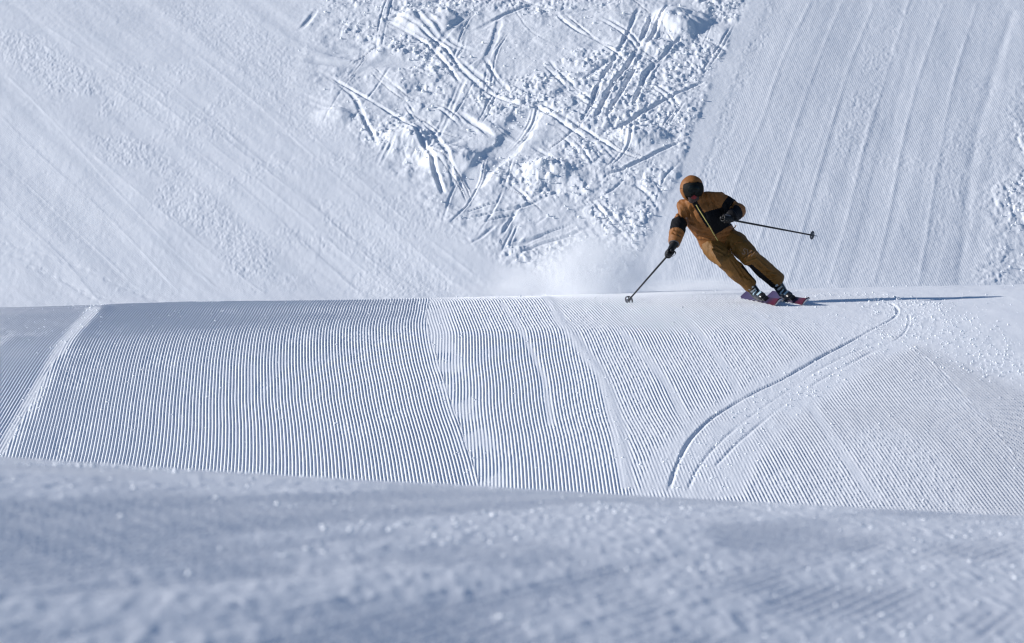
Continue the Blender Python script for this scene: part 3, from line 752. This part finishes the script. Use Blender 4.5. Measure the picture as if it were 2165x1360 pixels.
# --- hood
V, F = ellipsoid(head-hu*.012-hf*.015, hr*.133, hf*.150, hu*.152, 40, 28)
keepv = []
fc = head+hu*-.047+hr*.012
for i, v in enumerate(V):
    r_ = v-fc; fx, fz, fy = r_.dot(hr)/.110, r_.dot(hu)/.112, r_.dot(hf)
    keepv.append(not (fy > 0 and fx*fx+fz*fz < 1.0))
F = [q for q in F if all(keepv[i] for i in q)]
V = [v+(v-head).normalized()*.006*mnoise.noise(v*14) for v in V]
hood = obj('hood', (V, F), M_JACKET, person)
md = hood.modifiers.new('thick', 'SOLIDIFY'); md.thickness = .012; md.offset = -1
ring = []
for k in range(33):
    a = 2*math.pi*k/32; p = fc+hr*.110*math.cos(a)+hu*.112*math.sin(a)
    q = (p-(head-hu*.012-hf*.015)); xx, zz = q.dot(hr)/.133, q.dot(hu)/.152; yy = math.sqrt(max(.02, 1-min(.98, xx*xx+zz*zz)))*.150
    ring.append(p-hf*(p-(head-hu*.012-hf*.015)).dot(hf)+hf*(yy-.002))
obj('rim', tube(ring, [.006]*33, None, 6, False), M_JACKET, hood)
# helmet edge and face
obj('helmet', ellipsoid(head+hu*.005-hf*.012, hr*.116, hf*.124, hu*.132, 28, 20), M_FRAME, person)
# goggles
gc = head+hf*.066-hu*.018+hr*.006
def patch(w, h, bulge, notch, off, n=20, m=8):
    V, F = [], []
    for j in range(m+1):
        for i in range(n+1):
            a = -1+2*i/n; b = -1+2*j/m
            sx = (1-.10*b*b-.12*max(0, -b))
            hh = h*(1-.28*abs(a)**3.2)
            z = b*hh
            if b < 0: z += notch*math.exp(-(a/.22)**2)*(-b)
            V.append(gc+hr*(a*w*sx)+hu*z+hf*(off+bulge*(1-a*a*.95)-.012*b*b))
    for j in range(m):
        for i in range(n): F.append((j*(n+1)+i, j*(n+1)+i+1, (j+1)*(n+1)+i+1, (j+1)*(n+1)+i))
    return V, F
gog = obj('goggles', patch(.104, .078, .062, .030, .010), M_FRAME, person); md = gog.modifiers.new('t', 'SOLIDIFY'); md.thickness = .035; md.offset = 0
lens = obj('lens', patch(.090, .056, .062, .026, .034), M_LENS, gog); md = lens.modifiers.new('t', 'SOLIDIFY'); md.thickness = .004
obj('strap', tube([head+hf*(.10*math.cos(a))+hr*(.119*math.sin(a))+hu*.0 for a in np.linspace(.9, 2*math.pi-.9, 26)], [(.004, .019)]*26, hu, 8), M_FRAME, gog)
# neck warmer and lower face
V, F = tube([neck+(head-neck)*.25+hf*.03, head-hu*.118+hf*.045, head-hu*.085+hf*.055, head-hu*.062+hf*.062], [(.075, .07), (.060, .052), (.066, .052), (.06, .045)], hr, 20)
gait = obj('neck_warmer', (V, F), M_WHITE, person)
obj('mouth_panel', ellipsoid(head-hu*.092+hf*.098+hr*.006, hr*.034, hf*.022, hu*.036, 16, 10), M_RED, gait)

# --- trousers
tr = join([tube([P(1512, 496, .09), pel, P(1522, 519, .10)], [(.19, .135), (.195, .14), (.165, .125)], sh, 24),
           tube([rhip+(pel-rhip)*.3, rhip+(rknee-rhip)*.3, rhip+(rknee-rhip)*.7, rknee, rknee+(rank-rknee)*.35, rknee+(rank-rknee)*.75, rank+(rank-rknee)*.02], [.135, .125, .112, .104, .100, .092, .090], None, 22),
           tube([lhip+(pel-lhip)*.3, lhip+(lknee-lhip)*.3, lhip+(lknee-lhip)*.7, lknee, lknee+(lank-lknee)*.35, lknee+(lank-lknee)*.75, lank+(lank-lknee)*.04], [.135, .128, .118, .110, .106, .102, .100], None, 22)])
V, N, F = remesh(tr, .0085, 4)
V = folds(V, N, .015, (.6, .1, -.8), 14)
V = creases(V, N, [(1505, 526, 1531, 541), (1528, 546, 1546, 528), (1545, 556, 1571, 592), (1553, 556, 1582, 594), (1596, 560, 1634, 588), (1601, 549, 1625, 570), (1572, 547, 1595, 536), (1575, 556, 1598, 548), (1612, 580, 1640, 578),
                   (1564, 584, 1586, 592), (1515, 520, 1527, 530), (1548, 512, 1552, 530), (1532, 522, 1545, 535), (1620, 592, 1640, 585)], .014, .011)
trousers = obj('trousers', (V, F), M_PANTS, person); trousers.data.materials.append(M_BLACK)
mi = []  # inner shanks black: dark gussets, with the shade between the legs painted in
for p in trousers.data.polygons:
    c = p.center; k = 0
    tl, dl = seg_t(c, lknee, lank); trr, dr = seg_t(c, rknee, rank)
    side = (lank-lknee).cross(Vector((0, 1, 0))).normalized()
    if side.x < 0: side = -side
    if dl < dr and tl > .05 and (c-(lknee+(lank-lknee)*tl)).dot(side) < -.060: k = 1
    if dr < dl and trr > .35 and (c-(rknee+(rank-rknee)*trr)).dot(side) > .062: k = 1
    mi.append(k)
trousers.data.polygons.foreach_set('material_index', mi)
bt = bvh_of(trousers)
seam_line('pocket_seam', [(1548, 520), (1556, 512), (1570, 511)], M_JACKET, .005, bt, trousers)
seam_line('knee_seam', [(1528, 545), (1538, 536), (1544, 530)], M_JACKET, .005, bt, trousers)
seam_line('knee_seam', [(1573, 549), (1580, 541), (1590, 537)], M_JACKET, .005, bt, trousers)
# two letters printed across the thigh
fcv = bpy.data.curves.new('print', 'FONT'); fcv.body = 'SW'; fcv.size = .105; fcv.align_x = 'CENTER'; fcv.align_y = 'CENTER'; fcv.offset = .001
to = bpy.data.objects.new('tmp', fcv); col.objects.link(to); bpy.context.view_layer.update()
tm = to.evaluated_get(bpy.context.evaluated_depsgraph_get()).to_mesh()
bm = bmesh.new(); bm.from_mesh(tm); bmesh.ops.triangulate(bm, faces=bm.faces); bmesh.ops.subdivide_edges(bm, edges=bm.edges, cuts=2)
pc = P(1582, 536, -.2); lx = (lknee-lhip); lx.y = 0; lx.normalize(); ly = Vector((-lx.z, 0, lx.x))
if ly.z < 0: ly = -ly
lx, ly = (lx*.86+ly*.5).normalized(), (ly*.86-lx*.5).normalized()
Vt = drape([pc+lx*v.co.x*.9+ly*v.co.y for v in bm.verts], bt, .004); Ft = [tuple(v.index for v in f.verts) for f in bm.faces]; bm.free()
bpy.data.objects.remove(to)
obj('leg_print', (Vt, Ft), M_PRINT, trousers, False)

# --- ski boots
def boot(M, knee, ank):
    up = (knee-ank).normalized(); a0 = M @ Vector((0, -.075, .10)); top = ank+up*.05
    w = (M.to_3x3() @ Vector((1, 0, 0))); f = (M.to_3x3() @ Vector((0, 1, 0))); n = (M.to_3x3() @ Vector((0, 0, 1)))
    shell = join([tube([M @ Vector((0, -.135, .075)), M @ Vector((0, -.06, .08)), M @ Vector((0, .05, .075)), M @ Vector((0, .13, .062)), M @ Vector((0, .158, .055))],
                       [(.042, .05), (.05, .055), (.052, .045), (.047, .035), (.038, .026)], w, 18),
                  tube([a0-n*.02, a0.lerp(top, .4), a0.lerp(top, .8), top], [(.056, .066), (.060, .070), (.066, .074), (.070, .076)], w, 18),
                  box(M @ Vector((0, .01, .028)), w*.036, f*.155, n*.012)])
    V, N, F = remesh(shell, .006, 2)
    b = obj('ski_boot', (V, F), M_BOOT, person); bb = bvh_of(b)
    for t, mt in ((.05, M_TEAL), (.36, M_BUCKLE), (.60, M_BUCKLE)):
        c = a0.lerp(top, t)+f*(.06 if t > .1 else .085)-w*.012
        h = bb.find_nearest(c); c = h[0]; nn = h[1]
        e1 = (w-nn*w.dot(nn)).normalized(); e2 = nn.cross(e1)
        obj('buckle', join([box(c+nn*.004, e1*.034, e2*.008, nn*.006), box(c+nn*.010-e1*.012, e1*.014, e2*.012, nn*.004)]), mt, b, False, .002)
    c = M @ Vector((-.0, .10, .098)); h = bb.find_nearest(c); nn = h[1]; e1 = (w-nn*w.dot(nn)).normalized(); e2 = nn.cross(e1)
    obj('toe_print', box(h[0]+nn*.001, e1*.030, e2*.020, nn*.003), M_TEAL, b, False, .002)
    return b
boot(MR, rknee, rank); boot(ML, lknee, lank)

# --- poles and gloves
def pole(hand, tip, label):
    ax = (tip-hand).normalized(); e = bpy.data.objects.new('ski_pole', None); col.objects.link(e)
    e.location = tip; bpy.context.view_layer.update()
    L = (tip-hand).length
    obj('shaft', tube([hand+ax*.05, hand+ax*(L*.5), tip-ax*.06], [.0115, .0105, .0085], None, 10), M_SHAFT, e)
    gp = []; gr = []
    for i in range(15):
        gp.append(hand-ax*.075+ax*(.145*i/14)); gr.append(.0165+.0022*math.cos(i*2.1)+(.004 if i < 2 else 0))
    obj('grip', tube(gp, gr, None, 12), M_GLOVE, e)
    sx = ax.cross(Vector((0, 0, 1))).normalized(); sy = ax.cross(sx)
    st = [hand-ax*.07+sx*(.055*math.sin(a))*(1)+sy*(.02-.02*math.cos(a))+ax*(.06*(1-math.cos(a))*.6) for a in np.linspace(0, 2*math.pi, 18)]
    obj('strap', tube(st, [(.009, .002)]*18, ax, 6, False), M_SHAFT, e)
    b0 = tip-ax*.075
    ringp = [b0+(sx*math.cos(a)+sy*math.sin(a))*.043 for a in np.linspace(0, 2*math.pi, 21)]
    obj('basket', join([tube(ringp, [.0075]*21, None, 8, False)]+[tube([b0, b0+(sx*math.cos(a)+sy*math.sin(a))*.043], [.0085, .006], None, 6) for a in (0, 1.57, 3.14, 4.71)]+[tube([b0-ax*.02, b0+ax*.02], [.012, .012], None, 10)]), M_GREY, e)
    obj('tip', tube([tip-ax*.065, tip-ax*.02, tip], [.006, .0055, .002], None, 8), M_STEEL, e)
    tag(e, label, 'ski pole', 'the skier\'s pair of poles'); return ax
tipR = P(1324, 612, .62); tipR.z = gz(tipR.x, tipR.y)-.01
tipL = P(1730, 500, .02)
axR = pole(rh, tipR, 'black ski pole planted in the snow, slanting down from the lowered hand')
axL = pole(lh, tipL, 'black ski pole held out sideways in the air behind the hip')

def glove(hand, wrist, elbow, ax, name='glove'):
    b = (hand-wrist); b = (b-ax*b.dot(ax)).normalized()          # knuckles point this way, across the grip
    c = ax.cross(b)
    if c.y > 0: c = -c                                             # back of the hand towards the viewer
    parts = []
    R_ = .030
    for k in range(4):
        o_ = -.036+k*.024
        cen = hand+ax*o_
        a0, a1 = math.radians(150), math.radians(-150+12*k)
        # arc: starts on the palm side, passes over the front and closes round the grip
        pts = [cen+c*(R_*1.05*math.cos(t))+b*(R_*1.15*math.sin(t)) for t in np.linspace(math.radians(-20), math.radians(215-8*k), 9)]
        parts.append(tube(pts, [.0135, .0138, .0135, .0135, .013, .0128, .0122, .0118, .011], ax, 10))
    palm = hand-b*.030+c*.018
    parts.append(tube([hand-b*.055-ax*.0+c*.012, palm, hand+c*.030+b*.002], [(.046, .026), (.050, .026), (.048, .018)], ax, 16))
    th = [hand-b*.045-ax*.03, hand-b*.030-ax*.050-c*.012, hand+b*.002-ax*.052-c*.028, hand+b*.026-ax*.046-c*.020]
    parts.append(tube(th, [.018, .016, .0145, .012], None, 10))
    parts.append(tube([hand-b*.05+c*.008, wrist, wrist+(elbow-wrist)*.30, wrist+(elbow-wrist)*.46], [.036, .047, .062, .066], None, 18))
    V, N, F = remesh(join(parts), .0045, 2)
    g = obj(name, (V, F), M_GLOVE, person)
    cu = wrist+(elbow-wrist)*.06; d = (elbow-wrist).normalized(); s1 = d.cross(Vector((0, 1, 0))).normalized(); s2 = d.cross(s1)
    ring = [cu+(s1*math.cos(a)+s2*math.sin(a))*.052 for a in np.linspace(0, 2*math.pi, 21)]
    obj('wrist_strap', tube(ring, [(.004, .011)]*21, d, 6, False), M_GREY, g)
    kb = hand+c*.046-b*.005
    obj('knuckle_guard', ellipsoid(kb, ax*.034, b*.014, c*.006, 14, 8), M_GREY, g)
    return g
glove(rh, rw, re, axR); glove(lh, lw, le, axL)

# ------------------------------------------------------------------ powder thrown up behind the skis
def spray(name, c, half, dens, seed, label):
    V, F = ellipsoid((0, 0, 0), Vector((1, 0, 0)), Vector((0, 1, 0)), Vector((0, 0, 1)), 32, 20)
    m = bpy.data.materials.new('powder_cloud_%d' % seed); m.use_nodes = True; nt = m.node_tree; nt.nodes.remove(nt.nodes['Principled BSDF']); N = nt.nodes.new; L = nt.links.new
    pv = N('ShaderNodeVolumePrincipled'); pv.inputs['Color'].default_value = (.995, .997, 1, 1); pv.inputs['Anisotropy'].default_value = .1
    tc = N('ShaderNodeTexCoord'); ln = N('ShaderNodeVectorMath'); ln.operation = 'LENGTH'; L(tc.outputs['Object'], ln.inputs[0])
    mr = N('ShaderNodeMapRange'); mr.interpolation_type = 'SMOOTHSTEP'; mr.inputs['From Min'].default_value = 1.0; mr.inputs['From Max'].default_value = .15; L(ln.outputs['Value'], mr.inputs['Value'])
    nz = N('ShaderNodeTexNoise'); nz.inputs['Scale'].default_value = 2.2; nz.inputs['Detail'].default_value = 4
    ad = N('ShaderNodeVectorMath'); ad.inputs[1].default_value = (seed, 0, 0); L(tc.outputs['Object'], ad.inputs[0]); L(ad.outputs[0], nz.inputs['Vector'])
    m2 = N('ShaderNodeMapRange'); m2.inputs['From Min'].default_value = .34; m2.inputs['From Max'].default_value = .62; L(nz.outputs['Fac'], m2.inputs['Value'])
    mu = N('ShaderNodeMath'); mu.operation = 'MULTIPLY'; L(mr.outputs[0], mu.inputs[0]); L(m2.outputs[0], mu.inputs[1])
    mv = N('ShaderNodeMath'); mv.operation = 'MULTIPLY'; mv.inputs[1].default_value = dens; L(mu.outputs[0], mv.inputs[0])
    L(mv.outputs[0], pv.inputs['Density']); L(pv.outputs[0], nt.nodes['Material Output'].inputs['Volume'])
    o = obj(name, (V, F), m); o.location = c; o.scale = half
    tag(o, label, 'powder snow', kind='stuff'); return o
c = P(1250, 575, 3.6); spray('snow_spray', (c.x, c.y, c.z), (.95, .7, .78), 5.0, 1, 'pale cloud of powder snow hanging behind the planted pole')
c = P(1120, 600, 4.2); spray('snow_spray', (c.x, c.y, c.z), (.9, .6, .36), 3.0, 4, 'thin low veil of powder snow drifting off to the left')
c = P(1500, 606, 1.8); spray('snow_spray', (c.x, c.y, c.z), (1.1, .5, .12), 4, 7, 'low dust of powder snow along the ground behind the skis')
